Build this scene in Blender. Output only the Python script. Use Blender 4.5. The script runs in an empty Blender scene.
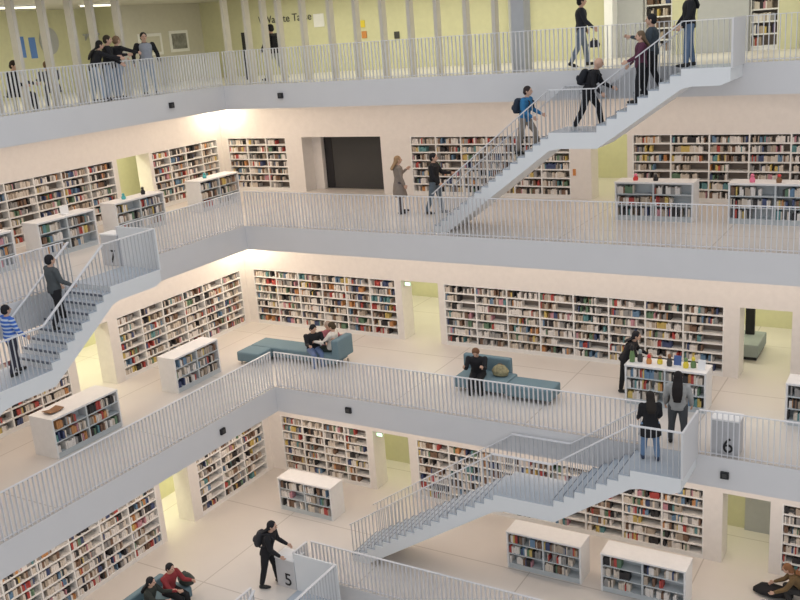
import bpy, bmesh, math, random
from mathutils import Vector, Matrix
random.seed(7)
S = bpy.context.scene
COL = S.collection
R = math.radians
# ------------------------------------------------------------------ camera
cam_d = bpy.data.cameras.new('camera'); cam = bpy.data.objects.new('camera', cam_d); COL.objects.link(cam)
yaw, pit, rol = R(31.592), R(-16.138), R(-4.411)
fwd = Vector((-math.sin(yaw)*math.cos(pit), math.cos(yaw)*math.cos(pit), math.sin(pit)))
rt0 = Vector((math.cos(yaw), math.sin(yaw), 0)); up0 = rt0.cross(fwd)
rt = math.cos(rol)*rt0 + math.sin(rol)*up0; upv = -math.sin(rol)*rt0 + math.cos(rol)*up0
CAM = Vector((18.076, -21.534, 10.563))
cam.matrix_world = Matrix(((rt.x, upv.x, -fwd.x, CAM.x), (rt.y, upv.y, -fwd.y, CAM.y), (rt.z, upv.z, -fwd.z, CAM.z), (0, 0, 0, 1)))
cam_d.sensor_width = 36; cam_d.lens = 945.56/800*36; cam_d.clip_end = 200; cam_d.clip_start = .1
S.camera = cam
# ------------------------------------------------------------------ world, lights, exposure
S.view_settings.view_transform = 'Standard'; S.view_settings.look = 'None'; S.view_settings.gamma = 1
S.view_settings.use_curve_mapping = False
S.view_settings.exposure = 0.0
w = bpy.data.worlds.new('world'); S.world = w; w.use_nodes = True
bg = w.node_tree.nodes['Background']; bg.inputs[0].default_value = (.83, .84, .87, 1); bg.inputs[1].default_value = .80
def area(name, loc, sx, sy, power, col, rot=(0, 0, 0), spread=180):
    d = bpy.data.lights.new(name, 'AREA'); d.shape = 'RECTANGLE'; d.size = sx; d.size_y = sy; d.energy = power; d.color = col
    d.spread = R(spread)
    o = bpy.data.objects.new(name, d); COL.objects.link(o); o.location = loc; o.rotation_euler = rot; return o
SKYC = (.84, .91, 1.0); WARM = (1.0, .82, .67); YEL = (1.0, .97, .72)
area('skylight', (8, -8, 22), 26, 26, 1200, SKYC)
LV = {8: (9.0, -4.45, 4.46, -10.4, 10.4), 7: (4.5, -2.63, 2.57, -8.5, 8.6), 6: (0.0, 0.0, 0.0, -5.24, 5.3), 5: (-4.5, 2.79, -2.68, -2.69, 2.62), 4: (-9.0, 5.5, -5.4, 0, 0)}
for k, pw in ((7, 112), (6, 98), (5, 86)):
    z, vx, vy, wx, wy = LV[k]; zc = z + 3.6
    L = 17 - wx
    for off in ((1.3, 3.2) if k == 7 else (.9, 2.1)):
        area('gallery_light', (wx + L/2 + .5, wy - off, zc), L - 1.5, .25, pw, WARM)
        area('gallery_light', (wx + off, wy - 8.5, zc), .25, 15, pw*.85, WARM)
for k, pw in ((7, 220), (6, 330), (5, 150)):
    z, vx, vy, wx, wy = LV[k]
    d = {7: 2.0, 6: 2.4, 5: .7}[k]
    area('corridor_light', (6, wy + .8 + d, z + 3.5), 20, .4, pw, YEL)
    area('corridor_light', (wx - .8 - d*.7, -1, z + 3.5), .4, 13, pw*{7: 1.7, 6: .9, 5: 1.5}[k], YEL)
area('upper_hall_light', (4, 7.8, 12.0), 22, .5, 420, (1, .96, .76))
area('upper_hall_light', (-7.8, -3, 12.0), .5, 14, 260, (1, .96, .78))
# ------------------------------------------------------------------ materials
def mat(name, col, rough=.6, var=.06, scale=6, metal=0, emit=0, bump=0, spec=.4):
    m = bpy.data.materials.new(name); m.use_nodes = True; nt = m.node_tree; b = nt.nodes['Principled BSDF']
    n = nt.nodes.new('ShaderNodeTexNoise'); n.inputs['Scale'].default_value = scale; n.inputs['Detail'].default_value = 4
    tc = nt.nodes.new('ShaderNodeTexCoord'); nt.links.new(tc.outputs['Object'], n.inputs['Vector'])
    mx = nt.nodes.new('ShaderNodeMix'); mx.data_type = 'RGBA'
    mx.inputs[6].default_value = (*[max(0, c*(1 - var)) for c in col], 1); mx.inputs[7].default_value = (*[min(1, c*(1 + var)) for c in col], 1)
    nt.links.new(n.outputs['Fac'], mx.inputs[0]); nt.links.new(mx.outputs[2], b.inputs['Base Color'])
    b.inputs['Roughness'].default_value = rough; b.inputs['Metallic'].default_value = metal
    b.inputs['Specular IOR Level'].default_value = spec
    if bump:
        bp = nt.nodes.new('ShaderNodeBump'); bp.inputs['Strength'].default_value = bump; bp.inputs['Distance'].default_value = .01
        nt.links.new(n.outputs['Fac'], bp.inputs['Height']); nt.links.new(bp.outputs[0], b.inputs['Normal'])
    if emit:
        b.inputs['Emission Color'].default_value = (*col, 1); b.inputs['Emission Strength'].default_value = emit
    return m
def floor_mat(name, col, rough):
    m = mat(name, col, rough, .05, .8)
    nt = m.node_tree; b = nt.nodes['Principled BSDF']
    lk = b.inputs['Base Color'].links[0]; src = lk.from_socket
    br = nt.nodes.new('ShaderNodeTexBrick'); br.offset = 0; br.inputs['Scale'].default_value = 1
    br.inputs['Brick Width'].default_value = 4.2; br.inputs['Row Height'].default_value = 4.2; br.inputs['Mortar Size'].default_value = .018
    br.inputs['Color1'].default_value = (1, 1, 1, 1); br.inputs['Color2'].default_value = (.98, .98, .98, 1); br.inputs['Mortar'].default_value = (.72, .70, .68, 1)
    tc = [n for n in nt.nodes if n.type == 'TEX_COORD'][0]; nt.links.new(tc.outputs['Object'], br.inputs['Vector'])
    mu = nt.nodes.new('ShaderNodeMix'); mu.data_type = 'RGBA'; mu.blend_type = 'MULTIPLY'; mu.inputs[0].default_value = 1
    nt.links.new(src, mu.inputs[6]); nt.links.new(br.outputs['Color'], mu.inputs[7]); nt.links.new(mu.outputs[2], b.inputs['Base Color'])
    return m
M = {}
M['paint'] = mat('white_paint', (.78, .74, .70), .7)
M['fascia'] = mat('grey_paint', (.66, .655, .66), .55, .03, 1.5)
M['floor'] = floor_mat('pale_floor', (.66, .62, .58), .30)
M['soffit'] = mat('soffit', (.80, .76, .72), .7)
M['rail'] = mat('rail_paint', (.70, .70, .72), .4)
M['stair'] = mat('stair_paint', (.74, .76, .77), .5, .03, 2)
M['tread'] = mat('tread', (.43, .48, .54), .5)
M['barpaint'] = mat('stair_bar_paint', (.58, .59, .61), .45)
M['nosing'] = mat('nosing', (.16, .18, .22), .6)
M['block'] = mat('block_paint', (.55, .55, .56), .6)
M['case'] = mat('shelf_white', (.80, .79, .77), .5)
M['caseback_shade'] = mat('shelf_back_shade', (.24, .20, .17), .8)  # dark brown paints in the shelf interior shadow above the books
M['island'] = mat('island_grey', (.52, .56, .58), .5)
M['islandtop'] = mat('island_top', (.76, .76, .76), .4)
M['yellow'] = mat('yellow_wall', (.66, .65, .43), .7)
M['greyw'] = mat('grey_wall', (.45, .46, .47), .7)
M['hallw'] = mat('hall_wall', (.62, .60, .52), .7)
M['black'] = mat('black', (.015, .015, .018), .5)
M['darkgrey'] = mat('dark_grey', (.055, .055, .055), .45)
M['fin'] = mat('fin', (.62, .58, .50), .5)
M['sofa'] = mat('sofa_fabric', (.15, .23, .27), .85, .12, 30, bump=.2)
M['greenbench'] = mat('green_bench', (.30, .34, .34), .7)
M['metal'] = mat('metal', (.5, .5, .5), .3, metal=1)
M['white'] = mat('white', (.86, .86, .86), .5)
M['lamp'] = mat('lamp_glow', (1, .88, .66), .5, 0, 1, emit=14)
M['tube'] = mat('tube_glow', (1, .97, .75), .5, 0, 1, emit=2.5)
M['exitglow'] = mat('exit_glow', (.55, 1, .6), .5, 0, 1, emit=2.2)
M['skin'] = mat('skin', (.60, .38, .28), .55)
M['skin2'] = mat('skin_dark', (.36, .21, .15), .55)
M['blue'] = mat('blue', (.08, .14, .34), .5); M['paperblue'] = mat('paper_blue', (.12, .25, .62), .6)
M['red'] = mat('red', (.65, .05, .05), .5); M['yel'] = mat('yel', (.75, .60, .06), .5); M['grn'] = mat('grn', (.14, .24, .10), .5)
M['orange'] = mat('orange', (.62, .26, .08), .5); M['pink'] = mat('pink', (.80, .20, .32), .5); M['wood'] = mat('wood', (.22, .11, .05), .5)
M['teal'] = mat('teal', (.08, .40, .42), .5); M['picture'] = mat('picture', (.25, .25, .24), .6, .9, 5)
# ------------------------------------------------------------------ helpers
def wl(o):
    v = Vector((0, 0, 0))
    while o is not None: v = v + Vector(o.location); o = o.parent
    return v
class MB:
    def __init__(s): s.v = []; s.f = []; s.m = []
    def box(s, x0, x1, y0, y1, z0, z1, mi=0):
        if x0 > x1: x0, x1 = x1, x0
        if y0 > y1: y0, y1 = y1, y0
        if z0 > z1: z0, z1 = z1, z0
        n = len(s.v)
        s.v += [(x0, y0, z0), (x1, y0, z0), (x1, y1, z0), (x0, y1, z0), (x0, y0, z1), (x1, y0, z1), (x1, y1, z1), (x0, y1, z1)]
        s.f += [tuple(n + i for i in q) for q in ((0, 3, 2, 1), (4, 5, 6, 7), (0, 1, 5, 4), (1, 2, 6, 5), (2, 3, 7, 6), (3, 0, 4, 7))]
        s.m += [mi]*6; return s
    def prism(s, poly, a, b, mp, mi=0):
        """poly of (p,q); extruded from a to b; mp(p,q,t)->xyz"""
        n = len(s.v); k = len(poly)
        s.v += [mp(p, q, a) for p, q in poly] + [mp(p, q, b) for p, q in poly]
        s.f += [tuple(range(n + k - 1, n - 1, -1)), tuple(range(n + k, n + 2*k))] + [(n + i, n + (i + 1) % k, n + k + (i + 1) % k, n + k + i) for i in range(k)]
        s.m += [mi]*(k + 2); return s
    def bar(s, p0, p1, wx, wz, mi=0, side=None):
        """square bar from p0 to p1; wx width sideways, wz height"""
        p0 = Vector(p0); p1 = Vector(p1); d = (p1 - p0).normalized()
        sd = Vector(side) if side else d.cross(Vector((0, 0, 1)))
        if sd.length < 1e-4: sd = Vector((1, 0, 0))
        sd.normalize(); u = sd.cross(d).normalized(); n = len(s.v)
        for p in (p0, p1):
            for a, b in ((-1, -1), (1, -1), (1, 1), (-1, 1)): s.v.append(tuple(p + sd*a*wx/2 + u*b*wz/2))
        s.f += [tuple(n + i for i in q) for q in ((0, 1, 2, 3), (7, 6, 5, 4), (0, 4, 5, 1), (1, 5, 6, 2), (2, 6, 7, 3), (3, 7, 4, 0))]
        s.m += [mi]*6; return s
    def build(s, name, mats, parent=None, loc=None, bevel=0, fix=True):
        me = bpy.data.meshes.new(name)
        off = Vector(loc) if loc is not None else Vector((0, 0, 0))
        me.from_pydata([tuple(Vector(v) - off) for v in s.v], [], s.f)
        for m in (mats if isinstance(mats, (list, tuple)) else [mats]): me.materials.append(m)
        me.polygons.foreach_set('material_index', s.m)
        if fix:
            bm = bmesh.new(); bm.from_mesh(me); bmesh.ops.recalc_face_normals(bm, faces=bm.faces); bm.to_mesh(me); bm.free()
        o = bpy.data.objects.new(name, me); COL.objects.link(o); o.location = off
        if parent is not None:
            o.parent = parent; o.location = off - wl(parent)
        if bevel:
            b = o.modifiers.new('bevel', 'BEVEL'); b.width = bevel; b.segments = 2; b.limit_method = 'ANGLE'
        return o
def thing(name, label, cat, loc=(0, 0, 0), group=None, rz=0):
    o = bpy.data.objects.new(name, None); COL.objects.link(o); o.location = loc; o.rotation_euler.z = rz; o.empty_display_size = .2
    return tag(o, label, cat, group)
def tag(o, label, cat, group=None):
    o['label'] = label; o['category'] = cat
    if group: o['group'] = group
    return o
def struct(o): o['kind'] = 'structure'; return o
def link(me, name, parent, loc, rot=None):
    o = bpy.data.objects.new(name, me); COL.objects.link(o); o.parent = parent; o.location = Vector(loc) - Vector(parent.location)
    if rot: o.rotation_euler = rot
    return o
# ------------------------------------------------------------------ slabs
XR, YN, XO, YO = 21, -17, -14.5, 15
T = .82
for k in (8, 7, 6, 5, 4):
    z, vx, vy, wx, wy = LV[k]
    poly = [(vx, YN), (vx, vy), (XR, vy), (XR, YO), (XO, YO), (XO, YN)] if k != 4 else [(XR, YN), (XR, YO), (XO, YO), (XO, YN)]
    m = MB(); m.prism(poly, z - T, z, lambda p, q, t: (p, q, t))
    o = struct(m.build('floor', [M['fascia'], M['floor'], M['soffit']]))
    for f in o.data.polygons:
        f.material_index = 1 if f.normal.z > .5 else (2 if f.normal.z < -.5 else 0)
# ceiling of the top level
m = MB(); m.prism([(-4.0, YN), (-4.0, 4.0), (XR, 4.0), (XR, YO), (XO, YO), (XO, YN)], 12.1, 12.6, lambda p, q, t: (p, q, t))
struct(m.build('ceiling', M['hallw']))
# ------------------------------------------------------------------ book walls
TOPH = 2.16   # height of cases and openings above the floor
WT = .7
SEG_B = {7: [('p', -8.5, -8.2), ('c', -8.2, -5.2, 3), ('p', -5.2, -4.42), ('d', -4.42, -.78), ('p', -.78, .5), ('c', .5, 6.65, 6), ('p', 6.65, 7.38), ('o', 7.38, 8.6), ('p', 8.6, 8.78), ('c', 8.78, 15.98, 6), ('p', 15.98, XR)],
         6: [('p', -5.24, -4.86), ('c', -4.86, 1.42, 6), ('p', 1.42, 1.66), ('o', 1.66, 3.1), ('p', 3.1, 3.32), ('c', 3.32, 12.45, 8), ('p', 12.45, 12.88), ('o', 12.88, 14.28), ('p', 14.28, 15.1), ('c', 15.1, 19.5, 4), ('p', 19.5, XR)],
         5: [('p', -2.69, -2.12), ('c', -2.12, 1.5, 4), ('p', 1.5, 1.74), ('o', 1.74, 3.12), ('p', 3.12, 3.42), ('c', 3.42, 12.58, 8), ('p', 12.58, 13.08), ('o', 13.08, 14.32), ('p', 14.32, 14.62), ('c', 14.62, 19.4, 4), ('p', 19.4, XR)]}
SEG_L = {7: [('p', YN, -12.5), ('c', -12.5, 2.62, 13), ('p', 2.62, 2.8), ('o', 2.8, 4.42), ('p', 4.42, 4.55), ('c', 4.55, 8.3, 4), ('p', 8.3, 8.6)],
         6: [('p', YN, -13.2), ('c', -13.2, -3.4, 9), ('p', -3.4, -3.1), ('o', -3.1, -1.62), ('p', -1.62, -1.25), ('c', -1.25, 5.0, 6), ('p', 5.0, 5.3)],
         5: [('p', YN, -12.0), ('c', -12.0, -3.05, 8), ('p', -3.05, -2.86), ('o', -2.86, -1.6), ('p', -1.6, -1.2), ('c', -1.2, 2.3, 3), ('p', 2.3, 2.62)]}
CELLS = []   # compartments: (side, face coord, u0, u1, z0, z1, depth, description)
LVN = {8: 'top', 7: 'upper', 6: 'middle', 5: 'lowest'}
ROWN = ['top', 'second', 'third', 'fourth', 'fifth', 'sixth', 'bottom']
def wallbox(mb, side, face, u0, u1, d0, d1, z0, z1, mi=0):
    if side == 'back': mb.box(u0, u1, face + d0, face + d1, z0, z1, mi)
    else: mb.box(face - d0, face - d1, u0, u1, z0, z1, mi)
def bookcase(side, face, u0, u1, z, nb, desc, label, rows=7, h=TOPH, dep=.34, ms=('case', 'caseback_shade'), loc=None, name='wall_bookcase', cat='bookcase', grp=None):
    uc = (u0 + u1)/2
    base = (uc, face, z) if side == 'back' else (face, uc, z)
    t = thing(name, label, cat, base, grp)
    fr = MB(); b = .035
    wallbox(fr, side, face, u0, u0 + b, 0, dep, z, z + h); wallbox(fr, side, face, u1 - b, u1, 0, dep, z, z + h)
    wallbox(fr, side, face, u0 + b, u1 - b, 0, dep, z + h - b, z + h)
    fr.build('frame', M[ms[0]], t)
    p = MB(); wallbox(p, side, face, u0 + b, u1 - b, .01, dep, z, z + .09); p.build('plinth', M[ms[0]], t)
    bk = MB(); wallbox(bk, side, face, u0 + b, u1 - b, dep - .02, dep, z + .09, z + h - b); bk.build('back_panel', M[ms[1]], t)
    bw = (u1 - u0 - 2*b)/nb
    dm = None
    for i in range(1, nb):
        uu = u0 + b + i*bw
        d = MB(); wallbox(d, side, face, uu - .024, uu + .024, .003, dep - .02, z + .09, z + h - b); d.build('divider', M[ms[0]], t)
    ph = (h - b - .09)/rows
    for r in range(rows):
        zz = z + .09 + r*ph
        s = MB(); wallbox(s, side, face, u0 + b, u1 - b, .006, dep - .02, zz, zz + .045); s.build('shelf', M[ms[0]], t)
        for i in range(nb):
            a = u0 + b + i*bw + .02; c = a + bw - .04
            CELLS.append((side, face, a, c, zz + .045, zz + ph - .004, dep - .05, desc, rows - 1 - r, rows, i, nb))
    return t
CASE_LABEL = {
 ('back', 7, 0): 'white built-in bookcase on the upper gallery between the corner and dark doorway',
 ('back', 7, 1): 'white built-in bookcase on the upper gallery behind the crossing staircase',
 ('back', 7, 2): 'white built-in bookcase on the upper gallery behind the two grey low bookcases',
 ('back', 6, 0): 'white built-in bookcase on the middle gallery behind the sofa with three people',
 ('back', 6, 1): 'longest white built-in bookcase on the middle gallery behind the blue sofa',
 ('back', 6, 2): 'white built-in bookcase on the middle gallery at the right frame edge',
 ('back', 5, 0): 'white built-in bookcase on the lowest gallery behind a single low bookcase',
 ('back', 5, 1): 'long white built-in bookcase on the lowest gallery behind the lower staircase',
 ('back', 5, 2): 'white built-in bookcase on the lowest gallery at the bottom right edge',
 ('left', 7, 0): 'white built-in bookcase on upper left gallery, left of the yellow opening',
 ('left', 7, 1): 'white built-in bookcase on upper left gallery, between yellow opening and corner',
 ('left', 6, 0): 'white built-in bookcase on middle left gallery, partly hidden under the staircase',
 ('left', 6, 1): 'white built-in bookcase on middle left gallery, running up to the corner',
 ('left', 5, 0): 'white built-in bookcase on lowest left gallery, at the bottom left frame edge',
 ('left', 5, 1): 'white built-in bookcase on lowest left gallery, right of the yellow opening'}
DESC = {('back', 6, 1): 'long middle bookcase behind blue sofa', ('back', 5, 1): 'long lowest bookcase behind staircase', ('back', 5, 2): 'bottom right corner bookcase', ('back', 5, 0): 'lowest bookcase right of corner',
        ('back', 6, 0): 'middle bookcase behind three sitters', ('back', 7, 0): 'upper bookcase left of dark doorway', ('back', 7, 1): 'upper bookcase behind crossing staircase', ('back', 7, 2): 'upper right built-in bookcase', ('back', 6, 2): 'middle bookcase at right edge',
        ('left', 7, 0): 'upper left built-in bookcase', ('left', 7, 1): 'upper left bookcase near corner', ('left', 6, 0): 'middle left bookcase under staircase', ('left', 6, 1): 'middle left bookcase near corner', ('left', 5, 0): 'bottom left built-in bookcase', ('left', 5, 1): 'lowest left bookcase near corner'}
for k in (7, 6, 5):
    z, vx, vy, wx, wy = LV[k]; zc = {7: 9, 6: 4.5, 5: 0}[k] - T
    for side, face, segs in (('back', wy, SEG_B[k]), ('left', wx, SEG_L[k])):
        m = MB(); ci = 0
        for s in segs:
            kind, a, b = s[:3]
            if kind == 'p': wallbox(m, side, face, a, b, 0, WT, z, z + TOPH)
            elif kind == 'c':
                wallbox(m, side, face, a, b, .34, WT, z, z + TOPH)
                bookcase(side, face, a, b, z, s[3], DESC[(side, k, ci)], CASE_LABEL[(side, k, ci)], grp='built-in wall bookcases'); ci += 1
        lo = segs[0][1]; hi = segs[-1][2] + (WT if side == 'left' else 0)
        wallbox(m, side, face, lo, hi, 0, WT, z + TOPH, zc)
        if side == 'left': wallbox(m, side, face, segs[-1][2], hi, 0.001, WT, z, z + TOPH)
        struct(m.build('wall_' + side, M['paint']))
    # outer corridor walls
    oy = {7: wy + 4.2, 6: 10.3, 5: 4.75}[k]; ox = wx - {7: 3.2, 6: 4.2, 5: 2.2}[k]
    m = MB(); m.box(ox - .2, XR, oy, oy + .2, z, zc); struct(m.build('wall_back', M['yellow']))
    m = MB(); m.box(ox - .2, ox, YN, oy, z, zc); struct(m.build('wall_left', M['yellow']))
# dark doorway on upper gallery
z, vx, vy, wx, wy = LV[7]
m = MB(); m.box(-4.42, -.78, wy + WT + .35, wy + WT + .45, z, z + 2.5); struct(m.build('wall_back', M['darkgrey']))
t = thing('sliding_door', 'dark grey double sliding door recessed in the doorway on the upper gallery', 'door', (-2.6, wy + .9, z), None)
for a, b in ((-3.98, -3.62), (-3.6, -.8)):
    q = MB(); q.box(a, b, wy + .88, wy + .94, z + .02, z + 2.3)
    p = q.build('door_leaf', M['black'] if a < -3.9 else M['darkgrey'], t)
m = MB(); m.box(-4.42, -4.0, wy + WT, wy + .95, z, z + 2.4); struct(m.build('trim_1', M['paint']))
# ------------------------------------------------------------------ top level hall
z = 9.0
def part_box(name, label, x0, x1, y0, y1, z0, z1, mt, cat=None):
    m = MB(); m.box(x0, x1, y0, y1, z0, z1); return m.build(name, mt)
m = MB()
m.box(-10.4, 3.9, 10.4, 10.7, z, 12.1); m.box(4.6, 7.55, 10.4, 10.7, z, 12.1); m.box(9.55, 10.4, 10.4, 10.7, z, 12.1); m.box(12.8, 13.45, 10.4, 10.7, z, 12.1)
m.box(8.65, 9.55, 10.8, 10.9, z, 12.1); m.box(11.95, 12.8, 10.8, 10.9, z, 12.1)
struct(m.build('wall_back', M['yellow']))
m = MB()
for a, b in ((3.9, 4.6), (7.8, 8.65), (10.4, 11.95), (13.45, XR)): m.box(a, b, 10.2, 10.6, z, 12.1)
struct(m.build('wall_back', M['greyw']))
m = MB(); m.box(7.52, 7.8, 9.7, 10.4, z, 12.1); struct(m.build('trim_2', M['white']))
m = MB(); m.box(-10.7, -10.4, 5.9, 10.7, z, 12.1); struct(m.build('wall_left', M['hallw']))
m = MB(); m.box(-12.2, -12.0, YN, 6.0, z, 12.1); m.box(-12.0, -10.7, 5.92, 6.0, z, 12.1); struct(m.build('wall_left', M['yellow']))
for i, (a, b) in enumerate(((8.66, 9.54), (11.96, 12.79))):
    bookcase('back', 10.42, a, b, z, 1, 'top hall bookcase', ['cream bookcase in the yellow top hall behind the couple on the stairs', 'cream bookcase in the yellow top hall left of the stair end post'][i], rows=7, h=2.7, dep=.36, grp='bookcases in the top hall')
# vertical fins behind the railing
fm = MB(); fm.box(-.058, .058, -.13, .13, 0, 3.1)
fins = [('b', x) for x in (-4.65, -3.7, -2.95, -2.3, -1.3, -.2, .8, 1.8, 2.8, 3.75, 4.75, 5.7)] + [('l', y) for y in (-6.2, -5.2, -4.2, -3.2, -2.15, -1.15, -.35, .7)]
proto = None
for i, (s, u) in enumerate(fins):
    if proto is None: o = proto = fm.build('vertical_fin', M['fin'])
    else: o = proto.copy(); COL.objects.link(o)
    if s == 'b': o.location = (u, 5.2, 9)
    else: o.location = (-5.2, u, 9); o.rotation_euler.z = R(90)
    side = 'right of the corner' if s == 'b' else 'left of the corner'
    n = (i + 1) if s == 'b' else (20 - i)
    ords = ['first', 'second', 'third', 'fourth', 'fifth', 'sixth', 'seventh', 'eighth', 'ninth', 'tenth', 'eleventh', 'twelfth']
    tag(o, 'slim pale vertical fin behind the top railing, %s one %s' % (ords[n - 1], side), 'column', 'vertical fins along the top gallery')
# solid gray pier near right end of fins
m = MB(); m.box(6.3, 6.7, 5.0, 5.5, 9, 12.1); struct(m.build('trim_3', M['greyw']))
# pictures and boards on hall walls
def hall_item(name, label, cat, x, y0, y1, z0, z1, mt, frame=None, grp=None):
    t = thing(name, label, cat, (x, (y0 + y1)/2, z0), grp)
    if frame:
        m = MB(); m.box(x, x + .03, y0, y1, z0, z1); m.build('frame', frame, t)
        m = MB(); m.box(x + .03, x + .036, y0 + .12, y1 - .12, z0 + .12, z1 - .12); m.build('print', mt, t)
    else:
        m = MB(); m.box(x, x + .02, y0, y1, z0, z1); m.build('sheet', mt, t)
hall_item('framed_picture', 'dark monochrome framed picture on the beige hall wall near the corner', 'picture', -10.4, 8.35, 9.45, 10.2, 11.05, M['picture'], M['white'], 'framed pictures on the beige hall wall')
hall_item('framed_picture', 'pale framed picture on the beige hall wall behind the leaning man', 'picture', -10.4, 6.6, 7.9, 10.15, 11.0, M['hallw'], M['white'], 'framed pictures on the beige hall wall')
hall_item('poster', 'blue poster on the yellow hall wall, left one of the pair', 'poster', -12.0, 2.18, 2.5, 10.45, 11.2, M['paperblue'], None, 'blue posters')
hall_item('poster', 'blue poster on the yellow hall wall, right one of the pair', 'poster', -12.0, 2.72, 3.0, 10.4, 11.15, M['paperblue'], None, 'blue posters')
t = thing('oval_board', 'grey oval board on the yellow hall wall between two fins', 'board', (-11.98, 3.6, 10.8))
m = MB(); m.prism([(3.6 + .42*math.cos(a*math.pi/16), 10.98 + .5*math.sin(a*math.pi/16)) for a in range(32)], -11.98, -11.92, lambda p, q, t_: (t_, p, q))
m.build('board', M['greyw'], t)
t = thing('wall_shelf', 'dark narrow wall shelf on the yellow hall wall above the leaning group', 'shelf', (-11.9, 6.0, 11.1))
m = MB(); m.box(-12.0, -11.75, 5.3, 5.98, 11.1, 11.16); m.build('board', M['greyw'], t)
for yy in (5.4, 5.85):
    m = MB(); m.prism([(-12.0, 11.1), (-11.8, 11.1), (-12.0, 10.9)], yy - .015, yy + .015, lambda p, q, t_: (p, t_, q)); m.build('bracket', M['greyw'], t)
# lettering on the yellow wall
def text(body, size, loc, rot, mt, name, parent=None, ext=.006):
    cu = bpy.data.curves.new(name, 'FONT'); cu.body = body; cu.size = size; cu.extrude = ext; cu.align_x = 'LEFT'
    o = bpy.data.objects.new(name, cu); COL.objects.link(o)
    bpy.context.view_layer.update()
    me = bpy.data.meshes.new_from_object(o.evaluated_get(bpy.context.evaluated_depsgraph_get()))
    bpy.data.objects.remove(o); me.materials.append(mt)
    o = bpy.data.objects.new(name, me); COL.objects.link(o); o.rotation_euler = rot
    if parent is not None: o.parent = parent; o.location = Vector(loc) - Vector(parent.location)
    else: o.location = loc
    return o
o = text('\\ Wachte Tasse', .42, (-7.3, 10.38, 11.05), (R(90), 0, 0), M['darkgrey'], 'wall_lettering')
tag(o, 'dark lettering on the yellow wall of the top hall behind the fins', 'lettering')
o = MB().box(-6.0, -5.62, 7.6, 7.7, 9.0, 10.75).build('display_panel', M['black'], loc=(-5.8, 7.65, 9)); tag(o, 'tall narrow black panel standing in the top hall by the corner', 'panel')
for i, (x, zz, mt, nm) in enumerate(((-4.55, 10.75, 'white', 'white paper notice on yellow wall under the lettering'), (-2.4, 10.6, 'yel', 'small yellow sign on yellow wall, right of the lettering'), (-2.35, 10.2, 'orange', 'small orange sign on the yellow wall beneath the small yellow sign'), (-.9, 10.1, 'darkgrey', 'small dark notice on yellow wall right of the coloured signs'))):
    o = MB().box(x, x + (.5 if i == 0 else .22), 10.37, 10.395, zz, zz + (.5 if i == 0 else .26)).build('wall_notice', M[mt], loc=(x, 10.38, zz)); tag(o, nm, 'sign', 'notices on the yellow wall')
# ceiling strip lights in the hall
for i, (x, y) in enumerate(((-8.6, -3.6), (-8.6, -.2), (-8.6, 3.2), (-3, 7.6), (1.5, 7.6))):
    t = thing('strip_light', ['ceiling strip light in the top hall nearest the left frame edge', 'ceiling strip light in the top hall above the oval board', 'ceiling strip light in the top hall above the leaning group', 'ceiling strip light in the top hall above the lettering', 'ceiling strip light in top hall, the one furthest right'][i], 'lamp', (x, y, 12.0), 'ceiling strip lights in the hall')
    m = MB(); m.box(x - .14, x + .14, y - .8, y + .8, 12.04, 12.1); m.build('housing', M['white'], t)
    m = MB(); m.box(x - .1, x + .1, y - .75, y + .75, 12.0, 12.04); m.build('diffuser', M['tube'], t)
# ------------------------------------------------------------------ railings
RH = 1.16; SP = .13
blade_me = {}
def blade(h, axis, thin=False):
    key = (round(h, 3), axis, thin)
    if key not in blade_me:
        m = MB()
        if axis == 'x': m.box(-.008, .008, -.034, .034, 0, h)   # rail runs along x
        else: m.box(-.034, .034, -.008, .008, 0, h)
        if thin:
            m = MB(); a_, b_ = (.0055, .02) if axis == 'x' else (.02, .0055); m.box(-a_, a_, -b_, b_, 0, h)
        o = m.build('tmp', M['barpaint' if thin else 'rail']); blade_me[key] = o.data; bpy.data.objects.remove(o)
    return blade_me[key]
def blades(parent, pts, h, axis):
    """pts sorted nearest first; 100 as parts, remainder one part"""
    pts = sorted(pts, key=lambda p: (Vector(p) - CAM).length if vis(p) else 1e3 + (Vector(p) - CAM).length)
    for p in pts[:100]: link(blade(h, axis), 'baluster', parent, p)
    if len(pts) > 100:
        m = MB()
        for p in pts[100:]:
            a, b = (.008, .034) if axis == 'x' else (.034, .008)
            m.box(p[0] - a, p[0] + a, p[1] - b, p[1] + b, p[2], p[2] + h)
        o = m.build('balusters', M['rail'], parent); o['kind'] = 'stuff'
def px(p):
    d = Vector(p) - CAM; zz = d.dot(fwd)
    if zz < .5: return (-999, -999)
    return (400 + 945.56*d.dot(rt)/zz, 300 - 945.56*d.dot(upv)/zz)
def vis(p, mg=6):
    x, y = px(p); return -mg < x < 800 + mg and -mg < y < 600 + mg
def railing(label, axis, const, a, b, z, grp='white gallery railings'):
    c = ((a + b)/2, const, z) if axis == 'x' else (const, (a + b)/2, z)
    t = thing('railing', label, 'railing', c, grp)
    P = (lambda u, zz: (u, const, zz)) if axis == 'x' else (lambda u, zz: (const, u, zz))
    m = MB(); m.bar(P(a, z + RH - .01), P(b, z + RH - .01), .06, .02); m.build('handrail', M['rail'], t)
    m = MB(); m.bar(P(a, z + .06), P(b, z + .06), .03, .02); m.build('bottom_rail', M['rail'], t)
    n = int((b - a)/SP); pts = [P(a + .03 + i*(b - a - .06)/n, z) for i in range(n + 1)]
    blades(t, pts, RH - .02, axis)
    return t
E_ = .05
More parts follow.
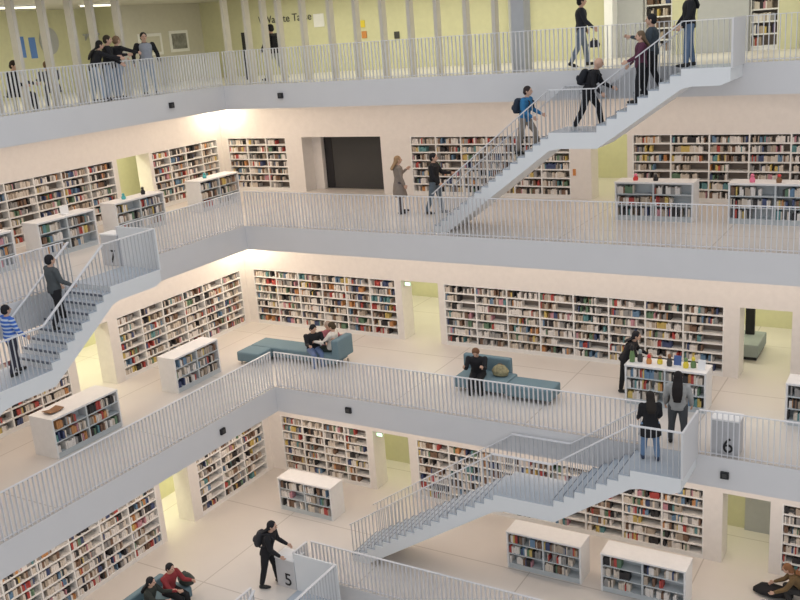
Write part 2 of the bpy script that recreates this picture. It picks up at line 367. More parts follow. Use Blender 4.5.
BR = {8: [(-4.40, 11.72, 'white railing along the top gallery from the corner to the stair landing'), (13.0, 20.5, 'white railing along the top gallery right of the stair end post')],
      7: [(-2.58, 20.5, 'long white railing along the upper gallery, right of the corner')],
      6: [(.05, 11.75, 'white railing along the middle gallery from the corner to the stair landing'), (13.02, 20.5, 'white railing on the middle gallery in front of the block numbered six')],
      5: [(2.84, 20.5, 'white railing along the lowest gallery right of the person in black')]}
for k in BR:
    for a, b, lab in BR[k]: railing(lab, 'x', LV[k][2] + E_, a, b, LV[k][0])
LR = {8: [(-16, 4.46, 'white railing along the top left gallery where a group leans')],
      7: [(-2.95, 2.57, 'short white railing on the upper left gallery between corner and stair landing'), (-16, -4.85, 'white railing of the upper left gallery left of the staircase')],
      6: [(-16, 0, 'white railing along the middle left gallery down to the left frame edge')],
      5: [(-3.35, -2.68, 'short white railing at the lowest gallery corner beside numbered block'), (-16, -5.2, 'white railing of the lowest left gallery behind the stair landing')]}
for k in LR:
    for a, b, lab in LR[k]: railing(lab, 'y', LV[k][1] - E_, a, b, LV[k][0])
# ------------------------------------------------------------------ staircases
def topface(o):
    for f in o.data.polygons: f.material_index = 1 if f.normal.z > .9 else 0
def staircase(label, mp, axis, z, L0, n1, tr1, LM, n2, tr2, W=1.45, base=(0, 0, 0), inner_from=None):
    """mp(s,t) -> x,y ; s along descent, t outwards from slab edge"""
    t = thing('staircase', label, 'staircase', base, 'white staircases between the galleries')
    RS = 4.5/26
    P3 = lambda s_, z_, t_: (*mp(s_, t_), z_)
    th = .50
    # landing
    m = MB(); m.prism([(0, z), (L0, z), (L0, z - .50), (L0 - .25, z - .44), (.25, z - .44), (0, z - .34)], 0.005, W, P3); topface(m.build('landing', [M['stair'], M['tread']], t))
    s0 = L0; zz = z
    def flight(s0, zz, n, tr, last=False):
        poly = []
        for i in range(n):
            poly += [(s0 + i*tr, zz - (i + 1)*RS)] if True else []
            poly += [(s0 + (i + 1)*tr, zz - (i + 1)*RS)]
        e = (s0 + n*tr, zz - n*RS)
        poly = poly[:-1]                       # last riser ends on the lower level
        poly += [(s0 + (zz - .5 - e[1])*tr/RS, e[1]), (s0, zz - .50)] if last else [(e[0] - tr, e[1] - .44), (s0, zz - .50)]
        m = MB(); m.prism(poly, .005, W, P3); f = m.build('flight', M['stair'], t)
        for i in range(n - 1):
            q = MB(); a = s0 + i*tr; zt = zz - (i + 1)*RS
            q.prism([(a - .02, zt + .004), (a + tr + .015, zt + .004), (a + tr + .015, zt + .03), (a - .02, zt + .03)], .03, W - .03, P3)
            tt = q.build('tread', M['tread'], f)
            q = MB(); q.prism([(a + tr - .005, zt + .031), (a + tr + .02, zt + .031), (a + tr + .02, zt - .03), (a + tr + .016, zt - .03), (a + tr + .016, zt + .0295), (a + tr - .005, zt + .0295)], .02, W - .02, P3); o = q.build('nosing', M['nosing'], f)
        return e
    def fix(f): pass
    s1, z1 = flight(s0, zz, n1, tr1)
    m = MB(); m.prism([(s1 - tr1, z1), (s1 + LM, z1), (s1 + LM, z1 - .50), (s1 + LM - .3, z1 - .44), (s1 - tr1, z1 - .44)], .005, W, P3); topface(m.build('middle_landing', [M['stair'], M['tread']], t))
    s2, z2 = flight(s1 + LM, z1, n2, tr2, True)
    # railings, outer and inner
    path = [(0, z), (L0, z), (s1 - tr1, z1), (s1 + LM, z1), (s2 - tr2, z2)]
    def hz(s_):
        for (a, za), (b, zb) in zip(path, path[1:]):
            if a <= s_ <= b: return za + (zb - za)*(s_ - a)/(b - a)
        return z2
    for tt, nm in ((W - .05, 'outer_railing'), (.10, 'inner_railing')):
        st = 0 if tt > .5 else 1
        hr = MB(); pp = path if st == 0 else path[1:]
        for (a, za), (b, zb) in zip(pp, pp[1:]):
            hr.bar(P3(a - (.0 if a == pp[0][0] else .02), za + RH - .012, tt), P3(b + .02, zb + RH - .012, tt), .075, .025)
        rr = hr.build(nm, M['rail'], t)
        s_ = pp[0][0] + .06; pts = []
        while s_ < s2 - tr2 - .01:
            zr = hz(s_)
            # foot sits on step surface
            if s_ < L0: zf = z
            elif s_ < s1: zf = z - (int((s_ - L0)/tr1) + 1)*RS
            elif s_ < s1 + LM: zf = z1
            else: zf = z1 - (int((s_ - s1 - LM)/tr2) + 1)*RS
            zf = max(zf, z2) - .01
            pts.append((s_, zf, zr + RH - .02 - zf)); s_ += SP
        for s_, zf, h in pts:
            x, y = mp(s_, tt)
            o = link(blade(round(h, 1), axis, True), 'baluster', rr, (x, y, zf + h - round(h, 1)))
            o.location = Vector((x, y, zf + h - round(h, 1))) - wl(rr)
    # solid end panel of landing
    m = MB(); m.prism([(-.0, z - .02), (-.05, z - .02), (-.05, z + RH), (0, z + RH)], 0.0, W, P3); m.build('end_panel', M['stair'] if axis == 'y' else M['fascia'], t)
    return t
staircase('upper white staircase crossing from the top gallery down to the upper gallery', lambda s, t: (12.95 - s, 4.46 - t), 'x', 9.0, 1.2, 9, .278, 1.1, 17, .235, base=(11, 3.7, 4.5))
staircase('middle white staircase with two women standing at its top landing', lambda s, t: (12.97 - s, 0 - t), 'x', 0.0, 1.2, 8, .282, 1.4, 18, .278, base=(10, -.7, -4.5))
staircase('white staircase at the left edge where a person in stripes stands', lambda s, t: (-2.63 + t, -2.95 - s), 'y', 4.5, 1.85, 9, .278, 1.3, 17, .278, base=(-1.9, -6, 0))
staircase('lowest white staircase at the bottom edge beside the block numbered five', lambda s, t: (2.79 + t, -3.4 - s), 'y', -4.5, 1.85, 9, .278, 1.3, 17, .278, base=(3.5, -5, -9))
# numbered blocks
for dg, x, y, z in (('6', 13.28, .13, 0), ('5', 2.12, -3.42, -4.5), ('7', -3.33, -3.0, 4.5)):
    wd = {'6': 'six', '5': 'five', '7': 'seven'}[dg]
    t = thing('numbered_block', {'6': 'grey block numbered six behind the railing beside the two standing women', '5': 'pale block numbered five with a person in black leaning on it', '7': 'pale block numbered seven beside the left staircase landing'}[dg], 'block', (x + .32, y + .25, z), 'level number blocks by the stairs')
    m = MB(); m.box(x, x + .66, y, y + .5, z, z + .90); m.build('body', M['block'], t, bevel=.01)
    m = MB(); m.box(x - .01, x + .67, y - .01, y + .51, z + .90, z + .94); m.build('top', M['white'], t)
    text(dg, .55, (x + .27, y - .012, z + .10), (R(90), 0, 0), M['black'], 'digit', t)
# small black fixtures on slab edges
FX = [((-4.45, 1.76, 8.62), 'y', 'small black fixture on the top left slab edge below the group'), ((-1.99, 4.46, 8.6), 'x', 'small black fixture on the top slab edge right of the corner'),
      ((0.0, -2.61, -.40), 'y', 'small black fixture on the middle slab edge left of the corner'), ((2.74, 0, -.37), 'x', 'small black fixture on middle slab edge right of the corner'), ((13.66, 0, -.44), 'x', 'small black fixture on slab edge below the block numbered six')]
for (x, y, zz), ax, lab in FX:
    t = thing('wall_fixture', lab, 'fixture', (x, y, zz), 'small black fixtures on the slab edges')
    m = MB()
    if ax == 'x': m.box(x - .1, x + .1, y - .07, y - .001, zz - .09, zz + .09)
    else: m.box(x + .001, x + .07, y - .1, y + .1, zz - .09, zz + .09)
    m.build('housing', M['black'], t, bevel=.01)
    m = MB()
    if ax == 'x': m.box(x - .05, x + .05, y - .08, y - .069, zz - .05, zz + .05)
    else: m.box(x + .069, x + .08, y - .05, y + .05, zz - .05, zz + .05)
    m.build('lens', M['darkgrey'], t)
# corner spot lamps
for (x, y, zz), lab, pw in (((-7.9, 8.0, 8.12), 'glowing spot lamp in the ceiling corner of the upper gallery', 60), ((-4.7, 4.75, 3.62), 'glowing spot lamp in the ceiling corner of the middle gallery', 70)):
    t = thing('spot_lamp', lab, 'lamp', (x, y, zz), 'corner spot lamps')
    m = MB(); ring = [(x + .13*math.cos(a*math.pi/10), y + .13*math.sin(a*math.pi/10)) for a in range(20)]
    m.prism(ring, zz - .02, zz + .05, lambda p, q, t_: (p, q, t_)); m.build('housing', M['white'], t)
    m = MB(); ring = [(x + .10*math.cos(a*math.pi/10), y + .10*math.sin(a*math.pi/10)) for a in range(20)]
    m.prism(ring, zz - .05, zz - .02, lambda p, q, t_: (p, q, t_)); m.build('bulb', M['lamp'], t)
    d = bpy.data.lights.new('spot_lamp_light', 'POINT'); d.energy = pw; d.color = (1, .88, .66); d.shadow_soft_size = .1
    o = bpy.data.objects.new('spot_lamp_light', d); COL.objects.link(o); o.location = (x, y, zz - .25)
# ------------------------------------------------------------------ low bookcases
def island(side, x, y, z, L, desc, label, D=.70, rz=0):
    """x,y: front-left corner as seen from the void; side back: front faces -Y; left: front faces +X"""
    t = thing('low_bookcase', label, 'bookcase', (x + L/2, y, z) if side == 'back' else (x, y + L/2, z), 'low free-standing bookcases')
    a, b, face = (x, x + L, y) if side == 'back' else (y, y + L, x)
    h = 1.10
    W_ = lambda mb, u0, u1, d0, d1, z0, z1: wallbox(mb, side, face, u0, u1, d0, d1, z0 + z, z1 + z)
    for q_ in (a, b - .05):
        m = MB(); W_(m, q_, q_ + .05, 0, D, 0, h); m.build('side_panel', M['islandtop'], t)
    m = MB(); W_(m, a - .01, b + .01, -.01, D + .01, h, h + .055); m.build('top', M['islandtop'], t, bevel=.006)
    m = MB(); W_(m, a + .05, b - .05, .02, D - .02, 0, .12); m.build('plinth', M['island'], t)
    m = MB(); W_(m, a + .05, b - .05, .33, D - .003, .12, h); m.build('back_panel', M['island'], t)
    mid = (a + b)/2
    m = MB(); W_(m, mid - .025, mid + .025, .004, .33, .12, h); m.build('divider', M['island'], t)
    ph = (h - .12)/3
    for r in range(3):
        zz = .12 + r*ph
        m = MB(); W_(m, a + .05, b - .05, .008, .33, zz, zz + .03); m.build('shelf', M['island'], t)
        for i, (u0, u1) in enumerate(((a + .06, mid - .03), (mid + .03, b - .06))):
            CELLS.append((side, face, u0, u1, z + zz + .03, z + zz + ph, .28, desc, 2 - r, 3, i, 2))
    return t
ISL = [
 ('back', 9.15, 5.62, 4.5, 2.3, 'upper low bookcase near yellow opening', 'grey low bookcase on the upper gallery right of the yellow opening'),
 ('back', 12.4, 5.68, 4.5, 2.5, 'upper low bookcase at right edge', 'grey low bookcase on the upper gallery at the right frame edge'),
 ('left', -5.85, -6.3, 4.5, 2.3, 'upper low bookcase at left edge', 'grey low bookcase on the upper left gallery cut by the frame edge'),
 ('left', -5.87, -3.1, 4.5, 2.25, 'upper left low bookcase with sign', 'grey low bookcase on upper left gallery with a small sign on top'),
 ('left', -5.85, 0.0, 4.5, 2.25, 'upper left low bookcase before opening', 'grey low bookcase on upper left gallery before the yellow opening'),
 ('left', -5.95, 4.2, 4.5, 2.2, 'upper low bookcase near the corner', 'grey low bookcase on the upper left gallery nearest the corner'),
 ('left', -2.62, -1.55, 0, 2.05, 'middle left low bookcase near sofa', 'white low bookcase on middle left gallery, nearer the blue corner sofa'),
 ('left', -2.40, -6.45, 0, 2.35, 'middle left low bookcase below stairs', 'white low bookcase on middle left gallery with an open book on top'),
 ('back', 10.42, 2.45, 0, 2.2, 'middle low bookcase behind two women', 'white low bookcase with toys on top behind the two standing women'),
 ('back', 14.6, 2.45, 0, 2.3, 'middle low bookcase at right edge', 'white low bookcase on the middle gallery at the right frame edge'),
 ('back', -.55, .22, -4.5, 2.1, 'lowest low bookcase near the corner', 'white low bookcase on the lowest gallery, nearest the corner'),
 ('back', 7.72, 0.05, -4.5, 2.2, 'lowest low bookcase under staircase', 'white low bookcase on lowest gallery, left of two under the staircase'),
 ('back', 10.5, .0, -4.5, 2.25, 'lowest low bookcase nearest bottom right', 'white low bookcase on lowest gallery, nearest the bottom right corner')]
for a in ISL: island(*a[:5], a[5], a[6], D=.92 if 'open book' in a[6] else .70)
# items lying on the low bookcases
def prop(name, label, cat, mt, x, y, z, kind='toy', grp=None, h=.22, mt2=None):
    t = thing(name, label, cat, (x, y, z), grp)
    if kind == 'toy':      # lathe figure with head
        for nm, prof, mm in (('body', [(.001, 0), (.07, 0), (.08, h*.3), (.05, h*.62), (.001, h*.66)], mt), ('head', [(.001, h*.62), (.04, h*.66), (.055, h*.82), (.035, h*.97), (.001, h)], mt2 or mt)):
            m = MB(); n = 12
            for r_, z_ in prof:
                for i in range(n): m.v.append((x + r_*math.cos(i*2*math.pi/n), y + r_*math.sin(i*2*math.pi/n), z + z_))
            for j in range(len(prof) - 1):
                for i in range(n): m.f.append((j*n + i, j*n + (i + 1) % n, (j + 1)*n + (i + 1) % n, (j + 1)*n + i)); m.m.append(0)
            m.build(nm, M[mm], t)
    elif kind == 'sign':
        m = MB(); m.prism([(y - .1, z), (y + .1, z), (y + .1, z + .02), (y - .1, z + .02)], x - .16, x + .16, lambda p, q, t_: (t_, p, q)); m.build('foot', M['white'], t)
        m = MB(); m.box(x - .015, x + .015, y - .16, y + .16, z + .02, z + h + .08); m.build('board', M[mt], t)
    elif kind == 'book':
        for sg in (-1, 1):
            m = MB(); m.prism([(0, .004), (sg*.24, .004 + .05), (sg*.24, .02 + .05), (0, .03)], -.17, .17, lambda p, q, t_: (x + t_, y + p, z + q)); m.build('page_block', M[mt], t)
    elif kind == 'stand':
        m = MB(); m.box(x - .09, x + .09, y - .04, y + .04, z, z + .02); m.build('foot', M['white'], t)
        m = MB(); m.prism([(y - .03, z + .02), (y - .01, z + .02), (y + .04, z + h), (y + .02, z + h)], x - .1, x + .1, lambda p, q, t_: (t_, p, q)); m.build('cover', M[mt], t)
ZI = 1.156
it = [(10.55, 'grn', 'black', 'green plant-like figure', .5, 'toy'), (10.75, 'darkgrey', 'greenbench', 'dark green figure', .36, 'toy'), (11.02, 'orange', 'red', 'orange and red figure', .26, 'toy'), (11.3, 'yel', 'wood', 'yellow and brown figure', .22, 'toy'),
      (11.58, 'darkgrey', 'wood', 'dark brown figure', .34, 'toy'), (11.78, 'blue', 'white', 'blue book on stand', .28, 'stand'), (12.02, 'yel', 'grn', 'yellow and green figure', .28, 'toy'), (12.2, 'grn', 'yel', 'green figure', .3, 'toy'), (12.44, 'white', 'white', 'white box-like card stand', .26, 'stand')]
for i, (x, a, b, nm, h, kd) in enumerate(it):
    pos = ['leftmost on', 'second from left on', 'third from left on', 'fourth from left on', 'fifth from left on', 'centre right on', 'third from right on', 'second from right on', 'rightmost on'][i]
    prop('shelf_ornament', '%s, %s the low bookcase behind two women' % (nm, pos), 'ornament', a, x, 2.72 + (.08 if i % 2 else 0), ZI, kd, 'ornaments on the low bookcase', h, b)
prop('shelf_ornament', 'round red ornament on the upper gallery grey low bookcase, left one', 'ornament', 'red', 9.7, 5.9, 4.5 + ZI, 'toy', 'red ornaments', .2, 'pink')
prop('shelf_ornament', 'round dark ornament on the upper gallery grey low bookcase', 'ornament', 'black', 10.3, 5.9, 4.5 + ZI, 'toy', None, .2, 'darkgrey')
prop('shelf_ornament', 'pink ornament on the upper low bookcase at the right edge', 'ornament', 'pink', 13.0, 5.9, 4.5 + ZI, 'toy', None, .24, 'pink')
prop('shelf_ornament', 'dark red ornament on the upper low bookcase at right edge', 'ornament', 'wood', 13.7, 5.9, 4.5 + ZI, 'toy', None, .24, 'red')
prop('card_sign', 'white and blue card sign standing on an upper left low bookcase', 'sign', 'white', -6.2, -1.75, 4.5 + ZI, 'sign', None, .2)
prop('shelf_ornament', 'teal ornament on the low bookcase before the upper yellow opening', 'ornament', 'teal', -6.2, .75, 4.5 + ZI, 'toy', None, .2, 'teal')
prop('shelf_ornament', 'black ornament on the low bookcase before the upper yellow opening', 'ornament', 'black', -6.2, 1.65, 4.5 + ZI, 'toy', None, .26, 'black')
prop('shelf_ornament', 'teal ornament on the low bookcase nearest the upper corner', 'ornament', 'teal', -6.3, 4.9, 4.5 + ZI, 'toy', None, .2, 'teal')
prop('open_book', 'open brown book lying on the white low bookcase below the stairs', 'book', 'wood', -2.85, -6.0, ZI, 'book')
# ------------------------------------------------------------------ seating
def cushion(name, parent, x0, x1, y0, y1, z0, z1, mt='sofa', bev=.05):
    m = MB(); m.box(x0, x1, y0, y1, z0, z1); return m.build(name, M[mt], parent, bevel=bev)
def legs(parent, pts, z, h=.12):
    for x, y in pts:
        m = MB(); m.box(x - .02, x + .02, y - .02, y + .02, z, z + h); m.build('leg', M['metal'], parent)
t = thing('sofa', 'blue-grey corner sofa on the middle gallery with three people on it', 'sofa', (-.5, 2.3, 0))
cushion('chaise', t, -2.55, -1.6, 1.25, 1.99, .12, .46); cushion('seat', t, -2.55, .9, 2.0, 2.85, .12, .46)
cushion('backrest', t, .86, 1.12, 1.97, 2.88, .30, .98); legs(t, [(-2.45, 1.35), (-1.7, 1.35), (-2.45, 2.75), (.95, 2.1), (.95, 2.75)], 0)
t = thing('sofa', 'blue-grey straight sofa in middle of gallery with one reader', 'sofa', (7.2, 2, 0))
cushion('seat', t, 5.5, 7.18, 1.62, 2.5, .12, .46); cushion('bench', t, 7.2, 8.6, 1.5, 2.3, .12, .46)
cushion('backrest', t, 5.42, 6.98, 2.42, 2.62, .30, .90); legs(t, [(5.6, 1.72), (7.1, 1.72), (7.3, 1.6), (8.5, 1.6), (5.6, 2.4), (8.5, 2.2)], 0)
t = thing('sofa', 'blue-grey sofa at the bottom left edge with two people on it', 'sofa', (-.3, -5.9, -4.5))
cushion('seat', t, -.55, .35, -7.4, -5.0, -4.38, -4.04); cushion('backrest', t, -.62, -.42, -6.9, -5.2, -4.04, -3.75); legs(t, [(-.45, -7.3), (.25, -7.3), (-.45, -5.1), (.25, -5.1)], -4.5)
t = thing('bench', 'grey-green upholstered bench in the yellow corridor right of the long bookcase', 'bench', (12.75, 7.3, 0))
cushion('seat', t, 12.4, 13.12, 6.9, 8.3, .1, .5, 'greenbench', .03); m = MB(); m.box(12.45, 13.07, 6.95, 8.25, 0, .1); m.build('plinth', M['black'], t)
o = MB().box(12.55, 12.82, 7.9, 8.02, .5, 1.9).build('display_panel', M['black'], loc=(12.7, 8, .5)); tag(o, 'tall black panel standing on the grey-green bench in the corridor', 'panel')
o = MB().box(14.2, 16.0, 10.2, 10.28, .35, 2.4).build('wall_panel', M['greenbench'], loc=(15, 10.24, .35)); tag(o, 'grey-green wall panel at the end of the yellow middle corridor', 'panel')
t = thing('corridor_door', 'grey door in the yellow corridor on the lowest gallery', 'door', (13.9, 4.7, -4.5)); m = MB(); m.box(13.3, 14.45, 4.66, 4.74, -4.5, -1.9); m.build('leaf', M['greyw'], t)
m = MB(); m.box(13.42, 13.46, 4.6, 4.66, -3.5, -3.3); m.build('handle', M['metal'], t)
# ------------------------------------------------------------------ people
def sph(c, r, n=10):
    """list of verts/faces for an ellipsoid; r may be a 3-tuple"""
    if not isinstance(r, (tuple, list)): r = (r, r, r)
    return ('s', Vector(c), r)
class Blob:
    def __init__(s): s.bm = bmesh.new()
    def ell(s, c, r, rot=None, seg=12):
        if not isinstance(r, (tuple, list)): r = (r, r, r)
        mx = Matrix.Translation(Vector(c)) @ (rot.to_4x4() if rot else Matrix.Identity(4)) @ Matrix.Diagonal((*r, 1))
        bmesh.ops.create_uvsphere(s.bm, u_segments=seg, v_segments=max(6, seg*2//3), radius=1, matrix=mx)
    def cone(s, a, b, ra, rb):
        a = Vector(a); b = Vector(b); d = b - a
        if d.length < 1e-5: return
        q = d.to_track_quat('Z', 'Y').to_matrix().to_4x4()
        bmesh.ops.create_cone(s.bm, cap_ends=True, segments=12, radius1=ra, radius2=rb, depth=d.length, matrix=Matrix.Translation((a + b)/2) @ q)
        s.ell(a, ra, seg=10); s.ell(b, rb, seg=10)
    def chain(s, pts):
        for (a, ra), (b, rb) in zip(pts, pts[1:]): s.cone(a, b, ra, rb)
    def loft(s, rings):
        """rings: (center, fwdvec, sidevec, rf, rs)"""
        n = 16; vs = []
        for c, f, sd, rf, rs in rings:
            vs.append([s.bm.verts.new(Vector(c) + f*rf*math.cos(i*2*math.pi/n) + sd*rs*math.sin(i*2*math.pi/n)) for i in range(n)])
        for a, b in zip(vs, vs[1:]):
            for i in range(n): s.bm.faces.new((a[i], a[(i + 1) % n], b[(i + 1) % n], b[i]))
        s.bm.faces.new(vs[0][::-1]); s.bm.faces.new(vs[-1])
    def build(s, name, mt, parent, voxel=.014, smooth=3):
        me = bpy.data.meshes.new(name); bmesh.ops.recalc_face_normals(s.bm, faces=s.bm.faces); s.bm.to_mesh(me); s.bm.free()
        o = bpy.data.objects.new(name, me); COL.objects.link(o)
        r = o.modifiers.new('r', 'REMESH'); r.mode = 'VOXEL'; r.voxel_size = voxel; r.use_smooth_shade = True
        if smooth:
            q = o.modifiers.new('s', 'SMOOTH'); q.iterations = smooth; q.factor = .5
        bpy.context.view_layer.update()
        me2 = bpy.data.meshes.new_from_object(o.evaluated_get(bpy.context.evaluated_depsgraph_get()))
        bpy.data.objects.remove(o); me2.name = name; me2.materials.clear(); me2.materials.append(mt)
        o = bpy.data.objects.new(name, me2); COL.objects.link(o); o.parent = parent
        return o
MC = {}
def cloth(c):
    if c not in MC: MC[c] = mat('cloth_%d' % len(MC), c, .85, .18, 14, bump=.3)
    return MC[c]
def rotv(a):      # direction in sagittal plane, a from down, forward +x
    return Vector((math.sin(a), 0, -math.cos(a)))
def person(label, x, y, z, face, H=1.72, top=(.02, .02, .025), low=(.03, .03, .05), hair=(.03, .02, .015), hairlen=0, skin='skin',
           lean=0, legL=(0, 0), legR=(0, 0), armL=(5, 15), armR=(5, 15), abdL=8, abdR=8, coat=0, sit=None, head=(0, 0), bag=None, female=False, stripes=False, vest=None, shoes=(.03, .03, .03), legabd=3, bald=False, slim=1.0, grp=None, bunch=0):
    k = H/1.59
    t = thing('person', label, 'person', (x, y, z), grp)
    t.rotation_euler.z = R(face); t.scale = (k*1.12, k*1.17, k)
    X = Vector((1, 0, 0)); Y = Vector((0, 1, 0)); Z = Vector((0, 0, 1))
    sw = .168 if female else .19; ss = .92 if female else 1.0
    # legs, relative to the pelvis
    J = {}
    def leg(side, a, b):
        hip = Vector((0, side*.092, -.03)); a, b = R(a), R(b)
        ab = Matrix.Rotation(R(legabd)*side, 3, 'X')
        kn = hip + ab @ (rotv(a)*.43); an = kn + ab @ (rotv(a - b)*.43)
        fd = ab @ Vector((math.cos(min(a - b, 0.35) if a - b > -1.2 else -1.2), 0, math.sin(a - b)*.6 if abs(a - b) < 1.4 else 0))
        toe = an + Vector((.17, 0, -.045)) if a - b > -.35 else an + Vector((.13, 0, -.12))
        return hip, kn, an, toe
    LL = leg(1, *legL); RL = leg(-1, *legR)
    low_z = min(LL[2].z, RL[2].z) - .085
    pz = -low_z if sit is None else sit/k + .09
    O = Vector((0, 0, pz))
    ln = R(lean); ru = Vector((math.sin(ln), 0, math.cos(ln))); rf = Vector((math.cos(ln), 0, -math.sin(ln)))
    waist = O + ru*.14; chest = O + ru*.36; nb = O + ru*.52; hc = O + ru*.60 + Vector((.012, 0, .045))
    ry, rp = R(head[0]), R(head[1])
    HR = Matrix.Rotation(ry, 3, 'Z') @ Matrix.Rotation(rp + ln*.4, 3, 'Y')
    hc = hc + HR @ Vector((.01, 0, .03))
    def arm(side, a, e, abd):
        sh = O + ru*.455 + Y*side*sw; a, e = R(a), R(e)
        M1 = Matrix.Rotation(R(abd)*side, 3, 'X'); a0 = a + ln*.0
        el = sh + M1 @ (rotv(a0)*.285); wr = el + M1 @ Matrix.Rotation(-R(abd)*side*.8, 3, 'X') @ (rotv(a0 + e)*.245)
        d = (wr - el).normalized(); return sh, el, wr, d
    LA = arm(1, *armL, abdL); RA = arm(-1, *armR, abdR)
    # ---- body, one continuous mesh
    b = Blob()
    tr = lambda g, s_=1: [(O - ru*.07, rf, Y, (.105 + g)*s_, (.150 + g)*ss), (O + ru*.02, rf, Y, (.112 + g)*s_, (.165 + g)*ss), (waist, rf, Y, (.095 + g)*s_, (.135 + g)*ss*slim), (O + ru*.25, rf, Y, .108 + g, (.148 + g)*ss*slim), (chest, rf, Y, .118 + g, (.168 + g)*ss), (O + ru*.45, rf, Y, .098 + g, (.165 + g)*ss), (O + ru*.50, rf, Y, .065 + g*.7, (.10 + g)*ss)]
    b.loft(tr(0))
    b.cone(nb - ru*.04, hc - HR @ Vector((.015, 0, .07)), .055, .05)
    b.ell(hc, (.098, .076, .118), HR); b.ell(hc + HR @ Vector((.035, 0, -.055)), (.058, .055, .062), HR)
    b.cone(hc + HR @ Vector((.088, 0, .012)), hc + HR @ Vector((.112, 0, -.022)), .009, .016)
    for sd in (-1, 1):
        b.ell(hc + HR @ Vector((-.005, sd*.078, -.005)), (.020, .011, .032), HR)
    for (hp, kn, an, toe), sd in ((LL, 1), (RL, -1)):
        b.chain([(O + hp, .088), (O + hp.lerp(kn, .5), .072), (O + kn, .053), (O + kn.lerp(an, .35), .052), (O + an, .036)])
        b.cone(O + an + Vector((-.02, 0, -.03)), O + toe, .036, .028)
    for (sh, el, wr, d), sd in ((LA, 1), (RA, -1)):
        b.chain([(sh, .052), (sh.lerp(el, .5), .043), (el, .037), (el.lerp(wr, .3), .036), (wr, .025)])
        # palm, fingers, thumb
        inn = Vector((0, -sd, 0)); inn = (inn - d*inn.dot(d)).normalized(); fr = d.cross(inn)*sd; fr = fr if fr.x > -.2 else -fr
        pc = wr + d*.05
        b.loft([(wr, inn, fr, .018, .026), (pc, inn, fr, .017, .040), (wr + d*.095, inn, fr, .014, .040)])
        for i, (o_, ln_) in enumerate(((-.030, .060), (-.010, .072), (.011, .076), (.031, .068))):
            p0 = wr + d*.088 + fr*o_; p1 = p0 + (d*.92 + inn*.25).normalized()*ln_*.5; p2 = p1 + (d*.6 + inn*.8).normalized()*ln_*.5
            b.chain([(p0, .0105), (p1, .0098), (p2, .0085)])
        p0 = wr + d*.03 + fr*.026; p1 = p0 + (fr*.8 + d*.7).normalized()*.04; p2 = p1 + (d*.9 + inn*.3 + fr*.1).normalized()*.032
        b.chain([(p0, .013), (p1, .012), (p2, .009)])
    body = b.build('body', M[skin], t, .0115, 2)
    # eyes and mouth as tiny parts of the face
    for sd in (-1, 1):
        e = Blob(); e.ell(hc + HR @ Vector((.087, sd*.03, .008)), (.012, .014, .009), HR, 10); e.build('eye', M['black'], t, .004, 0)
    e = Blob(); e.ell(hc + HR @ Vector((.090, 0, -.055)), (.008, .024, .006), HR, 10); e.build('mouth', M['wood'], t, .004, 0)
    # ---- hair
    if not bald:
        h = Blob(); h.ell(hc + HR @ Vector((-.018, 0, .026)), (.102, .090, .112), HR)
        h.ell(hc + HR @ Vector((-.045, 0, -.025)), (.075, .086, .085), HR)
        if hairlen:
            h.loft([(hc + HR @ Vector((-.03, 0, .05)), X, Y, .07, .085), (hc + Vector((-.07, 0, -.08)) - rf*.02, X, Y, .05, .092), (nb - rf*.135 - ru*.04, X, Y, .045, .105), (nb - rf*.17 - ru*(.04 + hairlen*.45), X, Y, .04, .10), (nb - rf*.165 - ru*(.04 + hairlen*.85), X, Y, .025, .07)])
        if bunch: h.ell(hc + HR @ Vector((-.10, 0, .07)), .05)
        h.build('hair', cloth(hair), t, .014, 1)
    # ---- trousers
    g = Blob()
    g.loft([(O - ru*.10, rf, Y, .118, .150*ss), (O - ru*.02, rf, Y, .126, .178*ss), (O + ru*.06, rf, Y, .122, .172*ss), (waist - ru*.02, rf, Y, .110, .152*ss)])
    for hp, kn, an, toe in (LL, RL):
        g.chain([(O + hp, .102), (O + hp.lerp(kn, .5), .088), (O + kn, .069), (O + kn.lerp(an, .4), .066), (O + kn.lerp(an, .9), .056)])
    g.build('trousers', cloth(low), t, .016, 2)
    for hp, kn, an, toe in (LL, RL):
        q = Blob(); a0 = O + an
        dr = (toe - an); q.cone(a0 + Vector((-.025, 0, -.038)), a0 + dr*.55 + Vector((0, 0, -.012)), .045, .045); q.cone(a0 + dr*.55 + Vector((0, 0, -.012)), a0 + dr + Vector((.01, 0, .006)), .045, .032); q.cone(a0, a0 + Vector((-.01, 0, -.03)), .045, .045)
        q.build('shoe', cloth(shoes), t, .014, 1)
    # ---- jacket / shirt / coat
    j = Blob(); rr = tr(.022, 1.0)
    rr[0] = (O - ru*.10, rf, Y, .135, .178*ss)
    if coat:
        rr = [(O - ru*.10 - Z*coat + X*.02, X, Y, .20, .255*ss), (O - ru*.10 - Z*coat*.5, X, Y, .185, .245*ss), (O - ru*.06, rf, Y, .155, .225*ss)] + rr[1:]
    j.loft(rr)
    for sh, el, wr, d in (LA, RA):
        j.chain([(sh, .070), (sh.lerp(el, .5), .060), (el, .054), (el.lerp(wr, .4), .052), (wr - d*.01, .040)])
    j.ell(nb - ru*.03, (.075, .085, .045))
    jo = j.build('jacket', cloth(top), t, .015, 2)
